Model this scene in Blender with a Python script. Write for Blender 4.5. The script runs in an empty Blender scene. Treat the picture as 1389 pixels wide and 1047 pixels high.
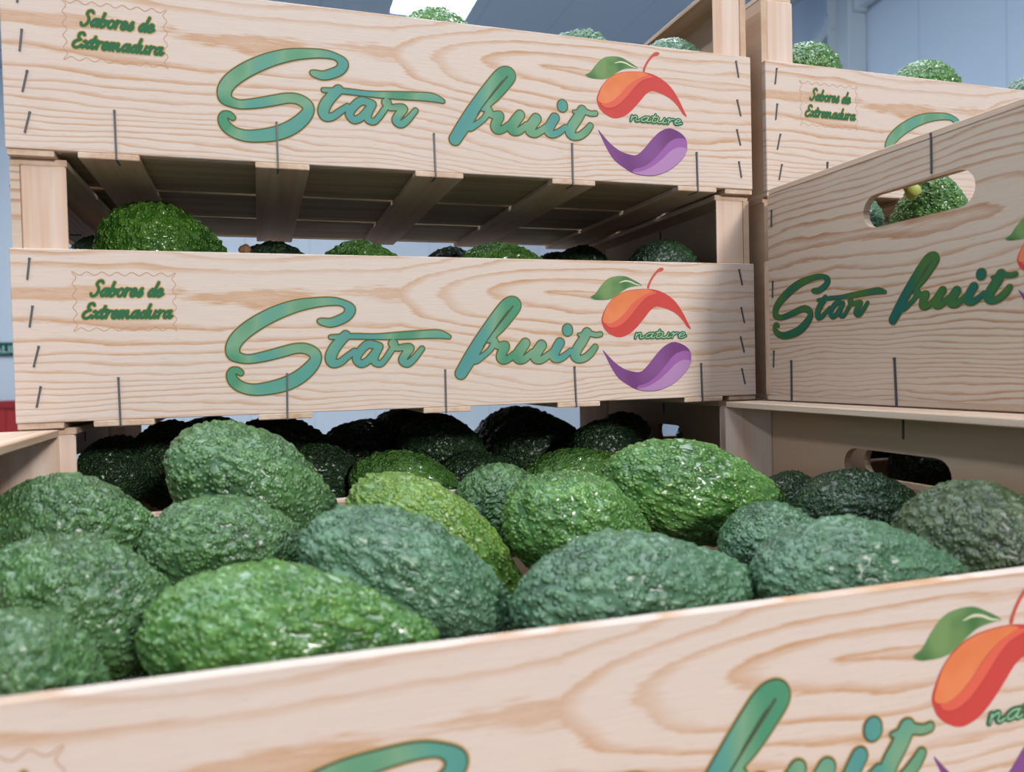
import bpy, bmesh, math, random
import numpy as np
from mathutils import Vector, Matrix

# ------------------------------------------------------------------ camera
scn = bpy.context.scene
COL = scn.collection
cam_d = bpy.data.cameras.new('camera')
cam = bpy.data.objects.new('camera', cam_d)
COL.objects.link(cam)
CAM_R = Vector((0.949921, -0.311547, -0.024279)); CAM_U = Vector((0.030132, 0.013984, 0.999448)); CAM_F = Vector((0.311035, 0.950128, -0.022671))
cam.matrix_world = Matrix(((CAM_R.x, CAM_U.x, -CAM_F.x, 0.13258), (CAM_R.y, CAM_U.y, -CAM_F.y, -0.51450),
                           (CAM_R.z, CAM_U.z, -CAM_F.z, 0.18322), (0, 0, 0, 1)))
cam_d.sensor_width = 36.0
cam_d.lens = 1056.40 / 1389 * 36.0
cam_d.clip_start = 0.01
cam_d.dof.use_dof = True
cam_d.dof.focus_distance = 0.56
cam_d.dof.aperture_fstop = 11.0
scn.camera = cam

# ------------------------------------------------------------------ world, lights, exposure
scn.view_settings.view_transform = 'Standard'
scn.view_settings.look = 'None'
scn.view_settings.gamma = 1.0
scn.view_settings.use_curve_mapping = False
scn.view_settings.exposure = -0.14
world = bpy.data.worlds.new('daylight'); scn.world = world
world.use_nodes = True
bg = world.node_tree.nodes['Background']
bg.inputs['Color'].default_value = (0.80, 0.90, 1.0, 1)     # overcast daylight outside the open loading side
bg.inputs['Strength'].default_value = 0.20

def area_light(name, loc, target, size, power, color):
    d = bpy.data.lights.new(name, 'AREA'); d.shape = 'DISK'; d.size = size; d.energy = power; d.color = color
    o = bpy.data.objects.new(name, d); COL.objects.link(o); o.location = loc
    o.rotation_euler = (Vector(target) - Vector(loc)).to_track_quat('-Z', 'Y').to_euler()
    return o
area_light('loading_bay_lamp', (1.91, -7.83, 2.48), (0.25, 0.0, 0.22), 0.8, 480, (1.0, 0.965, 0.93))

# ------------------------------------------------------------------ helpers
def lin(r, g, b):
    f = lambda c: (c / 255 / 12.92) if c / 255 <= 0.04045 else ((c / 255 + 0.055) / 1.055) ** 2.4
    return (f(r), f(g), f(b), 1.0)

def link(name, mesh, parent=None):
    o = bpy.data.objects.new(name, mesh); COL.objects.link(o)
    if parent is not None: o.parent = parent
    return o
def empty(name, loc):
    o = bpy.data.objects.new(name, None); COL.objects.link(o); o.location = loc
    o.empty_display_size = 0.05
    return o
def tag(o, label, cat, group=None):
    o['label'] = label; o['category'] = cat
    if group: o['group'] = group
    return o
def structure(o):
    o['kind'] = 'structure'; return o

def mesh_from(name, bm, mats, smooth=False):
    me = bpy.data.meshes.new(name); bm.to_mesh(me); bm.free()
    for m in (mats if isinstance(mats, (list, tuple)) else [mats]): me.materials.append(m)
    if smooth:
        for p in me.polygons: p.use_smooth = True
    return me
def add_box(bm, x0, x1, y0, y1, z0, z1):
    v = [bm.verts.new(c) for c in ((x0,y0,z0),(x1,y0,z0),(x1,y1,z0),(x0,y1,z0),(x0,y0,z1),(x1,y0,z1),(x1,y1,z1),(x0,y1,z1))]
    for f in ((0,3,2,1),(4,5,6,7),(0,1,5,4),(1,2,6,5),(2,3,7,6),(3,0,4,7)): bm.faces.new([v[i] for i in f])
def box_mesh(name, dims, mat, bevel=0.0):
    bm = bmesh.new(); add_box(bm, *dims)
    if bevel: bmesh.ops.bevel(bm, geom=list(bm.edges), offset=bevel, segments=1, affect='EDGES')
    return mesh_from(name, bm, mat)
def prism_mesh(name, poly, z0, z1, mat, bevel=0.0):
    bm = bmesh.new()
    lo = [bm.verts.new((x, y, z0)) for x, y in poly]; hi = [bm.verts.new((x, y, z1)) for x, y in poly]
    bm.faces.new(lo[::-1]); bm.faces.new(hi)
    n = len(poly)
    for i in range(n): bm.faces.new((lo[i], lo[(i+1) % n], hi[(i+1) % n], hi[i]))
    bmesh.ops.recalc_face_normals(bm, faces=list(bm.faces))
    if bevel: bmesh.ops.bevel(bm, geom=list(bm.edges), offset=bevel, segments=1, affect='EDGES')
    return mesh_from(name, bm, mat)

# ------------------------------------------------------------------ materials
class Mat:
    def __init__(s, name, rough=0.6, spec=0.3):
        s.m = bpy.data.materials.new(name); s.m.use_nodes = True; s.nt = s.m.node_tree
        s.b = s.nt.nodes['Principled BSDF']; s.b.inputs['Roughness'].default_value = rough
        s.b.inputs['Specular IOR Level'].default_value = spec
    def put(s, sock, v):
        if hasattr(v, 'is_output'): s.nt.links.new(v, sock)
        elif v is not None: sock.default_value = v
    def node(s, t, **kw):
        n = s.nt.nodes.new(t)
        for k, v in kw.items(): setattr(n, k, v)
        return n
    def math(s, op, a, b=None, c=None, clamp=False):
        n = s.node('ShaderNodeMath', operation=op, use_clamp=clamp)
        for i, v in enumerate((a, b, c)):
            if v is not None: s.put(n.inputs[i], v)
        return n.outputs[0]
    def noise(s, vec, scale=5, detail=3, rough=0.55, dist=0.0):
        n = s.node('ShaderNodeTexNoise'); s.put(n.inputs['Vector'], vec)
        n.inputs['Scale'].default_value = scale; n.inputs['Detail'].default_value = detail
        n.inputs['Roughness'].default_value = rough; n.inputs['Distortion'].default_value = dist
        return n.outputs['Fac']
    def mapv(s, vec, scale=(1,1,1), loc=(0,0,0)):
        n = s.node('ShaderNodeMapping'); s.put(n.inputs['Vector'], vec)
        n.inputs['Scale'].default_value = scale; n.inputs['Location'].default_value = loc
        return n.outputs[0]
    def ramp(s, fac, stops, interp='LINEAR'):
        n = s.node('ShaderNodeValToRGB'); s.put(n.inputs[0], fac); cr = n.color_ramp; cr.interpolation = interp
        while len(cr.elements) < len(stops): cr.elements.new(0.5)
        for e, (p, c) in zip(cr.elements, stops): e.position = p; e.color = c
        return n.outputs[0]
    def mix(s, fac, a, b, blend='MIX'):
        n = s.node('ShaderNodeMix', data_type='RGBA', blend_type=blend)
        s.put(n.inputs['Factor'], fac); s.put(n.inputs['A'], a); s.put(n.inputs['B'], b)
        return n.outputs['Result']
    def obj(s): return s.node('ShaderNodeTexCoord').outputs['Object']
    def sep(s, v):
        n = s.node('ShaderNodeSeparateXYZ'); s.put(n.inputs[0], v); return n.outputs
    def comb(s, x, y, z):
        n = s.node('ShaderNodeCombineXYZ')
        for i, v in enumerate((x, y, z)): s.put(n.inputs[i], v)
        return n.outputs[0]
    def bump(s, hgt, strength=0.3, dist=0.001):
        n = s.node('ShaderNodeBump'); n.inputs['Strength'].default_value = strength; n.inputs['Distance'].default_value = dist
        s.put(n.inputs['Height'], hgt); s.nt.links.new(n.outputs[0], s.b.inputs['Normal'])
    def color(s, c): s.put(s.b.inputs['Base Color'], c); return s.m

def flat_mat(name, rgb, rough=0.6, spec=0.25, metallic=0.0, vary=0.0, vscale=60):
    M = Mat(name, rough, spec); M.b.inputs['Metallic'].default_value = metallic
    if vary:
        n = M.noise(M.obj(), vscale, 3)
        d = tuple(c * (1 - vary) for c in rgb[:3]) + (1,)
        return M.color(M.mix(n, d, rgb))
    return M.color(rgb)

def grain_wood(name, base, streak, along='x', x0=0.335, z0=0.074, side=1.0):
    """Flat-sawn pine face: near-straight late-wood bands with one cathedral figure opening to one end."""
    M = Mat(name, 0.62, 0.22)
    o = M.sep(M.obj())
    x = o[0] if along == 'x' else M.math('MULTIPLY', o[1], -1.0)
    z = o[2]
    v = M.comb(x, 0.0, z)
    n1 = M.noise(M.mapv(v, (5, 1, 22)), 1.0, 2)
    n2 = M.noise(M.mapv(v, (26, 1, 110)), 1.0, 2)
    zz = M.math('ADD', z, M.math('MULTIPLY', M.math('SUBTRACT', n1, 0.5), 0.030))
    zz = M.math('ADD', zz, M.math('MULTIPLY', M.math('SUBTRACT', n2, 0.5), 0.0035))
    run = M.math('MULTIPLY', M.math('SUBTRACT', x0, x), side)
    run = M.math('MINIMUM', M.math('MAXIMUM', run, 0.0), 0.11)
    run = M.math('MULTIPLY', run, 0.24)
    dz = M.math('SUBTRACT', zz, z0)
    d = M.math('SQRT', M.math('ADD', M.math('MULTIPLY', run, run), M.math('MULTIPLY', dz, dz)))
    ph = M.math('ADD', M.math('MULTIPLY', d, 90.0), M.math('MULTIPLY', M.math('MULTIPLY', d, d), 1300.0))
    ph = M.math('ADD', ph, M.math('MULTIPLY', M.noise(M.mapv(v, (9, 1, 30), (3, 0, 1)), 1.0, 3), 0.9))
    ph = M.math('ADD', ph, M.math('MULTIPLY', M.noise(M.mapv(v, (70, 1, 700), (2, 0, 6)), 1.0, 2), 0.32))
    fr = M.math('FRACT', ph)
    band = M.ramp(fr, [(0.0, (0,0,0,1)), (0.56, (0.02,)*3+(1,)), (0.74, (0.55,)*3+(1,)), (0.90, (1,)*3+(1,)), (0.97, (0.2,)*3+(1,)), (1.0, (0,0,0,1))])
    patch = M.ramp(M.noise(M.mapv(v, (7, 1, 26), (9, 0, 4)), 1.0, 3), [(0.30, (0.35,)*3+(1,)), (0.62, (1,1,1,1))])
    band = M.math('MULTIPLY', band, patch)
    fine = M.noise(M.mapv(v, (40, 1, 900)), 1.0, 2, 0.7)
    speck = M.ramp(M.noise(M.mapv(v, (110, 1, 1100), (5, 0, 2)), 1.0, 1), [(0.66, (0,0,0,1)), (0.74, (1,1,1,1))])
    broad = M.noise(M.mapv(v, (3, 1, 14), (1, 0, 8)), 1.0, 2)
    c = M.mix(M.math('MULTIPLY', broad, 0.45), base, tuple(a * 0.7 + b * 0.3 for a, b in zip(base, streak)))
    c = M.mix(M.math('MULTIPLY', band, 0.92), c, streak)
    c = M.mix(M.math('MULTIPLY', fine, 0.26), c, tuple(a * 0.55 for a in streak[:3]) + (1,))
    c = M.mix(M.math('MULTIPLY', speck, 0.16), c, lin(120, 92, 74))
    M.bump(fine, 0.12, 0.0006)
    return M.color(c)

def plain_wood(name, base, dark, axis='z', freq=1.0):
    M = Mat(name, 0.68, 0.2)
    s = {'x': (4, 90, 90), 'y': (90, 4, 90), 'z': (90, 90, 4)}[axis]
    s = tuple(k * freq for k in s)
    v = M.obj()
    oi = M.node('ShaderNodeObjectInfo').outputs['Random']
    vv = M.node('ShaderNodeVectorMath', operation='ADD'); M.put(vv.inputs[0], v)
    off = M.comb(M.math('MULTIPLY', oi, 7.0), M.math('MULTIPLY', oi, 3.0), M.math('MULTIPLY', oi, 5.0)); M.put(vv.inputs[1], off)
    a = M.noise(M.mapv(vv.outputs[0], s), 1.0, 3, 0.6)
    b = M.noise(M.mapv(vv.outputs[0], tuple(k * 5 for k in s)), 1.0, 2, 0.6)
    c = M.mix(M.ramp(a, [(0.35, (0,0,0,1)), (0.72, (1,1,1,1))]), base, dark)
    c = M.mix(M.math('MULTIPLY', b, 0.22), c, tuple(k * 0.6 for k in dark[:3]) + (1,))
    M.bump(b, 0.2, 0.0008)
    return M.color(c)

W_PANEL = grain_wood('pine_long_panel', lin(218, 203, 194), lin(194, 146, 104))
W_HEAD = grain_wood('pine_header', lin(208, 190, 174), lin(166, 112, 70), along='y', x0=-0.10, z0=0.105, side=-1.0)
W_INNER = plain_wood('plain_pine_panel', lin(212, 184, 164), lin(196, 160, 134), 'x', 0.5)
W_POST = plain_wood('pine_corner_post', lin(222, 201, 188), lin(204, 170, 146), 'z')
W_SLAT = plain_wood('pine_slat', lin(218, 195, 176), lin(194, 158, 130), 'y')
W_FLOOR = plain_wood('pine_floor_board', lin(176, 156, 132), lin(150, 122, 96), 'x')  # boards toned darker to deepen the shade inside and under crates
M_STAPLE = flat_mat('staple_steel', lin(92, 92, 96), 0.55, 0.4, 0.5)

def ink(name, stops, scale=(28, 1, 20)):
    M = Mat(name, 0.55, 0.2)
    n = M.noise(M.mapv(M.obj(), scale), 1.0, 1, 0.4)
    return M.color(M.ramp(n, stops))
INK_TEAL = ink('ink_teal_green', [(0.30, lin(78, 140, 138)), (0.46, lin(88, 148, 132)), (0.56, lin(116, 156, 124)), (0.68, lin(74, 138, 106))])
INK_DGREEN = ink('ink_deep_green', [(0.32, lin(24, 92, 84)), (0.50, lin(40, 98, 66)), (0.62, lin(62, 104, 52))])
INK_LINE = flat_mat('ink_dark_outline', lin(74, 84, 62), 0.6)
INK_HALO = flat_mat('ink_gold_halo', lin(196, 160, 104), 0.6)
INK_LEAF = ink('ink_leaf_green', [(0.35, lin(62, 106, 62)), (0.6, lin(112, 142, 88))], (60, 1, 60))
INK_PALE = flat_mat('ink_pale_line', lin(206, 206, 176), 0.6)
INK_RED = flat_mat('ink_red', lin(196, 68, 62), 0.6, vary=0.06)
INK_CORAL = flat_mat('ink_coral', lin(216, 96, 76), 0.6, vary=0.05)
INK_ORANGE = ink('ink_orange', [(0.35, lin(222, 132, 88)), (0.65, lin(214, 118, 72))], (60, 1, 60))
INK_STALK = flat_mat('ink_stalk', lin(188, 82, 66), 0.6)
INK_PURPLE = ink('ink_purple', [(0.35, lin(108, 58, 112)), (0.65, lin(126, 76, 134))], (40, 1, 40))
INK_MAUVE = flat_mat('ink_mauve', lin(148, 92, 156), 0.6)
INK_LILAC = flat_mat('ink_lilac', lin(172, 128, 174), 0.6, vary=0.08)
INK_STAMP = flat_mat('ink_stamp_green', lin(44, 98, 62), 0.6)
INK_BROWN = flat_mat('ink_brown_line', lin(186, 140, 108), 0.6)
INK_MINT = flat_mat('ink_mint', lin(150, 190, 164), 0.6)

# ------------------------------------------------------------------ print artwork (millimetres on the crate face: x, z, radius)
STAR = [[(172.11,58.39,1.24),(173.97,57.92,2.03),(178.91,57.31,2.49),(184.49,59.02,2.73),(189.57,61.92,2.75),(191.55,66.23,2.98),(187.46,69.84,1.83),(180.26,71.1,2.27),(170.35,70.38,2.69),(158.39,68.3,3.44),(145.52,63.75,3.95),(132.81,56.81,4.12),(124.41,50.38,4.08),(119.68,44.3,3.85),(119.06,38.73,3.64),(122.08,36.1,2.79),(128.24,34.85,2.37),(137.63,36.34,2.72),(148.23,38.97,2.86),(156.82,41.1,2.78),(163.29,40.76,2.91),(168.14,37.79,3.15),(168.83,33.74,3.15),(165.25,28.63,3.7),(158.65,23.06,4.01),(149.99,18.74,3.98),(140.41,16.44,3.61),(130.97,15.64,3.14),(123.77,17.35,2.91),(119.22,20.86,2.89),(117.56,24.82,2.46),(118.64,27.58,2.03),(121.4,27.84,1.72),(123.12,26.34,1.5)],[(178.75,48.04,1.13),(192.15,48.46,1.49),(208.07,48.03,1.52),(224.34,48.55,2.13),(240.96,49.32,2.41),(250.6,49.22,2.43),(256.91,47.44,1.1)],[(188.23,49.09,2.75),(184.25,45.06,2.97),(180.27,39.88,3.18),(178.3,34.69,3.18),(179.57,31.18,2.5),(184.02,31.65,2.05),(188.56,35.06,1.83),(193.68,38.82,1.61)],[(207.98,42.35,2.1),(202.26,43.03,2.32),(197.07,38.41,2.31),(194.73,33.76,2.31),(197.51,30.52,2.08),(202.09,32.42,2.09),(206.75,37.64,2.1),(209.69,41.73,2.1)],[(209.69,41.14,2.1),(206.73,35.86,2.33),(206.43,31.73,2.1),(210.09,30.22,1.76),(213.61,33.35,1.64),(217.76,39.22,1.65)],[(218.99,43.37,2.83),(221.28,40.35,1.66),(225.98,40.87,1.9),(230.1,40.2,2.39),(226.49,35.47,2.38),(225.02,31.91,2.37),(228.18,30.04,2.14),(232.36,32.95,1.91),(238.18,39.7,1.44)]]
FRUIT = [[(264.65,22.54,3.78),(270.39,31.4,4.15),(277.51,42.46,4.0),(284.67,52.73,3.67),(291.88,62.22,3.52),(298.22,69.34,3.54),(302.73,70.92,3.73),(305.15,69.62,3.38),(304.48,66.56,3.2),(299.9,60.45,2.84),(294.45,53.95,2.47),(289.05,48.79,2.11),(285.01,44.94,1.75)],[(272.57,31.36,2.16),(275.62,31.29,2.17),(280.03,33.78,1.74),(285.37,38.01,1.58),(288.25,42.3,1.93),(288.81,44.02,2.46),(290.9,40.95,1.94),(296.52,40.86,2.83),(294.23,36.11,3.0),(293.74,32.63,3.18),(295.95,30.67,2.21),(300.02,32.5,2.13),(305.03,36.34,1.78)],[(311.46,42.39,3.14),(307.76,37.61,3.4),(305.17,33.27,3.21),(307.23,30.59,2.32),(311.34,31.83,2.24),(316.42,36.13,1.8)],[(323.38,40.7,3.45),(319.63,35.63,3.44),(318.86,32.11,3.25),(322.35,30.44,2.36),(327.01,32.83,2.18),(331.24,36.31,1.64)],[(337.4,42.45,3.12),(334.54,38.03,3.12),(332.42,33.16,3.11),(335.4,30.87,2.29),(340.13,32.56,2.03),(345.38,36.5,1.66)],[(343.45,52.05,3.41),(343.44,50.79,3.51)],[(358.43,49.38,3.18),(354.52,43.11,3.36),(350.64,37.75,3.35),(348.87,33.28,3.34),(351.52,30.52,2.42),(356.33,31.32,2.34),(361.2,34.85,2.35),(364.63,38.88,1.88)],[(351.89,48.01,0.65),(354.57,47.98,1.21),(359.39,48.92,1.68),(365.2,47.68,1.51),(368.9,48.09,1.51)]]
SLIT = [[(302.87,68.13,0.62),(298.13,62.2,0.53),(291.79,54.84,0.53),(285.48,47.1,0.44),(280.55,40.25,0.26)]]
LEAF = [(361.68,74.9),(365.74,77.41),(370.06,82.91),(375.47,87.95),(381.98,90.03),(389.6,90.13),(396.17,87.7),(403.34,83.73),(398.35,82.97),(391.73,81.6),(386.23,78.54),(380.76,75.0),(375.34,72.97),(368.9,72.75),(364.64,73.13)]
VEIN = [[(384.98,85.46,0.21),(389.58,86.71,0.53),(393.96,86.16,0.53),(398.36,84.39,0.42),(402.23,83.72,0.21)]]
STEM = [(407.23,82.04),(408.94,86.33),(412.34,91.46),(416.88,96.12),(420.28,96.9),(421.4,95.69),(419.69,94.13),(416.29,93.05),(412.89,89.43),(410.05,84.81),(408.91,81.44)]
MANGO = [(370.36,56.01),(370.06,59.0),(371.49,62.99),(374.77,68.97),(380.76,75.0),(388.42,78.86),(397.22,80.64),(407.23,81.23),(416.2,80.08),(424.12,76.75),(430.95,71.63),(436.66,63.88),(440.68,56.61),(443.32,51.39),(440.08,52.97),(436.63,57.66),(430.89,62.86),(422.91,66.47),(414.99,68.01),(409.91,65.45),(404.83,59.86),(398.11,52.79),(391.45,47.79),(383.77,45.66),(377.28,47.74),(372.46,51.5)]
ORANGE = [(371.44,57.2),(371.36,59.99),(375.09,68.77),(380.98,74.6),(388.63,78.46),(397.44,80.24),(407.22,80.82),(411.69,79.23),(403.84,76.12),(396.04,71.03),(389.39,63.95),(382.79,58.44),(377.35,55.96),(373.58,55.99)]
CORAL = [(373.58,55.99),(377.35,55.96),(382.79,58.44),(389.39,63.95),(396.04,71.03),(403.84,76.12),(411.69,79.23),(415.06,78.02),(407.18,75.12),(401.02,70.02),(393.77,61.93),(387.13,55.9),(380.57,52.93),(375.17,53.47)]
PURPLE = [(370.51,36.83),(374.99,32.44),(380.36,27.3),(386.86,23.11),(393.44,20.92),(400.64,20.42),(406.81,25.16),(413.61,32.69),(420.45,38.73),(427.32,41.72),(433.06,41.12),(438.83,38.44),(442.29,34.74),(443.2,29.51),(441.64,23.29),(436.38,17.18),(429.42,11.67),(422.52,8.27),(414.55,5.97),(406.67,5.73),(397.75,7.06),(390.05,10.87),(382.44,16.17),(377.07,23.86),(373.36,30.97)]
MAUVE = [(398.89,10.08),(406.72,12.38),(414.63,17.79),(421.49,24.81),(428.4,31.89),(435.33,34.86),(441.83,34.23),(442.85,29.52),(442.72,27.43),(436.45,28.4),(429.51,25.45),(422.6,19.42),(414.6,13.47),(405.57,9.14),(397.76,7.57)]
LILAC = [(397.76,7.57),(405.57,9.14),(414.6,13.47),(422.6,19.42),(429.51,25.45),(436.45,28.4),(442.72,27.43),(441.41,23.29),(436.15,17.39),(429.19,11.99),(422.29,8.59),(414.55,6.38),(406.67,6.14)]

def catmull(pts, n=5, closed=False):
    P = [np.array(p, float) for p in pts]; out = []; N = len(P)
    rng = range(N) if closed else range(N - 1)
    for i in rng:
        p1, p2 = P[i], P[(i+1) % N]
        p0 = P[(i-1) % N] if (closed or i > 0) else p1
        p3 = P[(i+2) % N] if (closed or i < N - 2) else p2
        for k in range(n):
            t = k / n
            out.append(0.5 * (2*p1 + (p2-p0)*t + (2*p0-5*p1+4*p2-p3)*t*t + (3*p1-p0-3*p2+p3)*t**3))
    if not closed: out.append(P[-1])
    return out

def sdf_grid(strokes, step, pad=2.5, smooth=True):
    segs = []
    for s in strokes:
        q = catmull(s, 4) if (smooth and len(s) > 2) else [np.array(a, float) for a in s]
        segs += list(zip(q[:-1], q[1:]))
    allp = np.array([a for sg in segs for a in sg])
    x0, z0 = (allp[:, :2] - allp[:, 2:3]).min(0) - pad; x1, z1 = (allp[:, :2] + allp[:, 2:3]).max(0) + pad
    xs = np.arange(x0, x1 + step, step); zs = np.arange(z0, z1 + step, step)
    D = np.full((len(xs), len(zs)), 99.0)
    for a, b in segs:
        r = max(a[2], b[2]) + pad
        i0 = max(0, int((min(a[0], b[0]) - r - x0) / step)); i1 = min(len(xs), int((max(a[0], b[0]) + r - x0) / step) + 2)
        j0 = max(0, int((min(a[1], b[1]) - r - z0) / step)); j1 = min(len(zs), int((max(a[1], b[1]) + r - z0) / step) + 2)
        X, Z = np.meshgrid(xs[i0:i1], zs[j0:j1], indexing='ij')
        d = b[:2] - a[:2]; L2 = max(d @ d, 1e-9)
        t = np.clip(((X - a[0]) * d[0] + (Z - a[1]) * d[1]) / L2, 0, 1)
        dist = np.hypot(X - a[0] - t * d[0], Z - a[1] - t * d[1]) - (a[2] + t * (b[2] - a[2]))
        D[i0:i1, j0:j1] = np.minimum(D[i0:i1, j0:j1], dist)
    return xs, zs, D

def iso_mesh(name, grid, iso, mat, y):
    """Flat printed shape: union of brush strokes, cut out of a grid by marching squares. mm -> m, lying at y."""
    xs, zs, D = grid; D = D - iso
    V = []; F = []; key = {}
    def vert(k, x, z):
        if k not in key: key[k] = len(V); V.append((x / 1000, y, z / 1000))
        return key[k]
    ins = D < 0
    anyc = ins[:-1, :-1] | ins[1:, :-1] | ins[:-1, 1:] | ins[1:, 1:]
    for i, j in zip(*np.nonzero(anyc)):
        cs = ((i, j), (i+1, j), (i+1, j+1), (i, j+1)); poly = []
        for k in range(4):
            a = cs[k]; b = cs[(k+1) % 4]; da = D[a]; db = D[b]
            if da < 0: poly.append(vert(a, xs[a[0]], zs[a[1]]))
            if (da < 0) != (db < 0):
                t = da / (da - db); kk = (min(a, b), max(a, b))
                poly.append(vert(kk, xs[a[0]] + t * (xs[b[0]] - xs[a[0]]), zs[a[1]] + t * (zs[b[1]] - zs[a[1]])))
        if len(poly) >= 3: F.append(poly)
    me = bpy.data.meshes.new(name); me.from_pydata(V, [], F); me.materials.append(mat)
    return me

def poly_mesh(name, pts, mat, y, grow=0.0):
    q = catmull(pts, 4, True)
    bm = bmesh.new()
    vs = [bm.verts.new((a[0] / 1000, y, a[1] / 1000)) for a in q]
    f = bm.faces.new(vs)
    bmesh.ops.triangulate(bm, faces=[f])
    return mesh_from(name, bm, mat)

# small brush-script alphabet (x-height 1)
GLYPH = {
 'S': (1.15, [[(1.05,1.75),(0.85,2.0),(0.5,1.9),(0.4,1.5),(0.7,1.1),(0.8,0.6),(0.55,0.1),(0.15,0.05),(0.0,0.35)]]),
 'E': (1.15, [[(1.0,1.75),(0.8,2.0),(0.45,1.85),(0.45,1.35),(0.75,1.1)],[(0.7,1.08),(0.2,0.8),(0.1,0.3),(0.4,0.0),(0.8,0.1),(1.05,0.4)]]),
 'a': (1.05, [[(0.75,0.95),(0.4,0.95),(0.1,0.5),(0.2,0.08),(0.5,0.15),(0.75,0.7)],[(0.8,1.0),(0.7,0.25),(0.85,0.05),(1.08,0.3)]]),
 'b': (0.95, [[(0.25,1.8),(0.15,0.9),(0.1,0.2),(0.35,0.03),(0.65,0.3),(0.65,0.8),(0.4,0.95),(0.15,0.6)],[(0.65,0.8),(0.95,0.85)]]),
 'o': (0.9, [[(0.45,1.0),(0.12,0.75),(0.12,0.25),(0.4,0.03),(0.7,0.25),(0.72,0.75),(0.45,1.0)],[(0.7,0.8),(0.95,0.85)]]),
 'r': (0.75, [[(0.0,0.8),(0.2,1.05),(0.2,0.6),(0.15,0.05)],[(0.2,0.6),(0.45,0.95),(0.7,0.95)]]),
 'e': (0.85, [[(0.15,0.5),(0.55,0.6),(0.6,0.9),(0.35,1.0),(0.1,0.6),(0.15,0.15),(0.4,0.03),(0.85,0.35)]]),
 's': (0.8, [[(0.1,0.3),(0.45,1.05),(0.5,0.7),(0.65,0.35),(0.4,0.02),(0.1,0.1)]]),
 'd': (1.05, [[(0.7,0.9),(0.4,0.95),(0.1,0.5),(0.2,0.08),(0.5,0.15),(0.72,0.7)],[(0.9,1.85),(0.75,0.8),(0.7,0.2),(0.85,0.05),(1.08,0.3)]]),
 'x': (0.85, [[(0.05,0.85),(0.25,0.95),(0.45,0.5),(0.6,0.05),(0.85,0.2)],[(0.75,0.95),(0.5,0.6),(0.3,0.3),(0.05,0.05)]]),
 't': (0.65, [[(0.35,1.6),(0.2,0.7),(0.2,0.15),(0.4,0.03),(0.7,0.35)],[(0.05,1.1),(0.65,1.15)]]),
 'm': (1.45, [[(0.1,1.0),(0.1,0.5),(0.1,0.03)],[(0.12,0.6),(0.4,1.0),(0.5,0.8),(0.5,0.03)],[(0.52,0.6),(0.85,1.0),(0.95,0.8),(0.95,0.2),(1.15,0.03),(1.4,0.3)]]),
 'n': (1.05, [[(0.1,1.0),(0.1,0.5),(0.1,0.03)],[(0.12,0.6),(0.45,1.0),(0.58,0.8),(0.58,0.2),(0.75,0.03),(1.0,0.3)]]),
 'u': (1.05, [[(0.1,1.0),(0.08,0.3),(0.3,0.03),(0.6,0.3),(0.72,1.0)],[(0.72,1.0),(0.66,0.25),(0.82,0.05),(1.05,0.3)]]),
 ' ': (0.6, []),
}
def script_strokes(text, x, z, width, xh, r, slant=0.32):
    tot = sum(GLYPH[c][0] for c in text); sx = width / tot; out = []; pen = 0.0
    for c in text:
        adv, st = GLYPH[c]
        for s in st: out.append([(x + (pen + px) * sx + slant * (pz - 0.5) * xh, z + pz * xh, r) for px, pz in s])
        pen += adv
    return out

def stamp_border(x0, x1, z0, z1, nx, nz, amp, r):
    pts = []
    def side(ax, ay, bx, by, n, nx_, ny_):
        for k in range(n * 8):
            t = k / (n * 8); w = amp * (0.5 - 0.5 * math.cos(2 * math.pi * n * t)) * 0.8
            pts.append((ax + (bx - ax) * t + nx_ * w, ay + (by - ay) * t + ny_ * w, r))
    side(x0, z1, x1, z1, nx, 0, -1); side(x1, z1, x1, z0, nz, -1, 0); side(x1, z0, x0, z0, nx, 0, 1); side(x0, z0, x0, z1, nz, 1, 0)
    pts.append(pts[0])
    return [pts]

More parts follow.
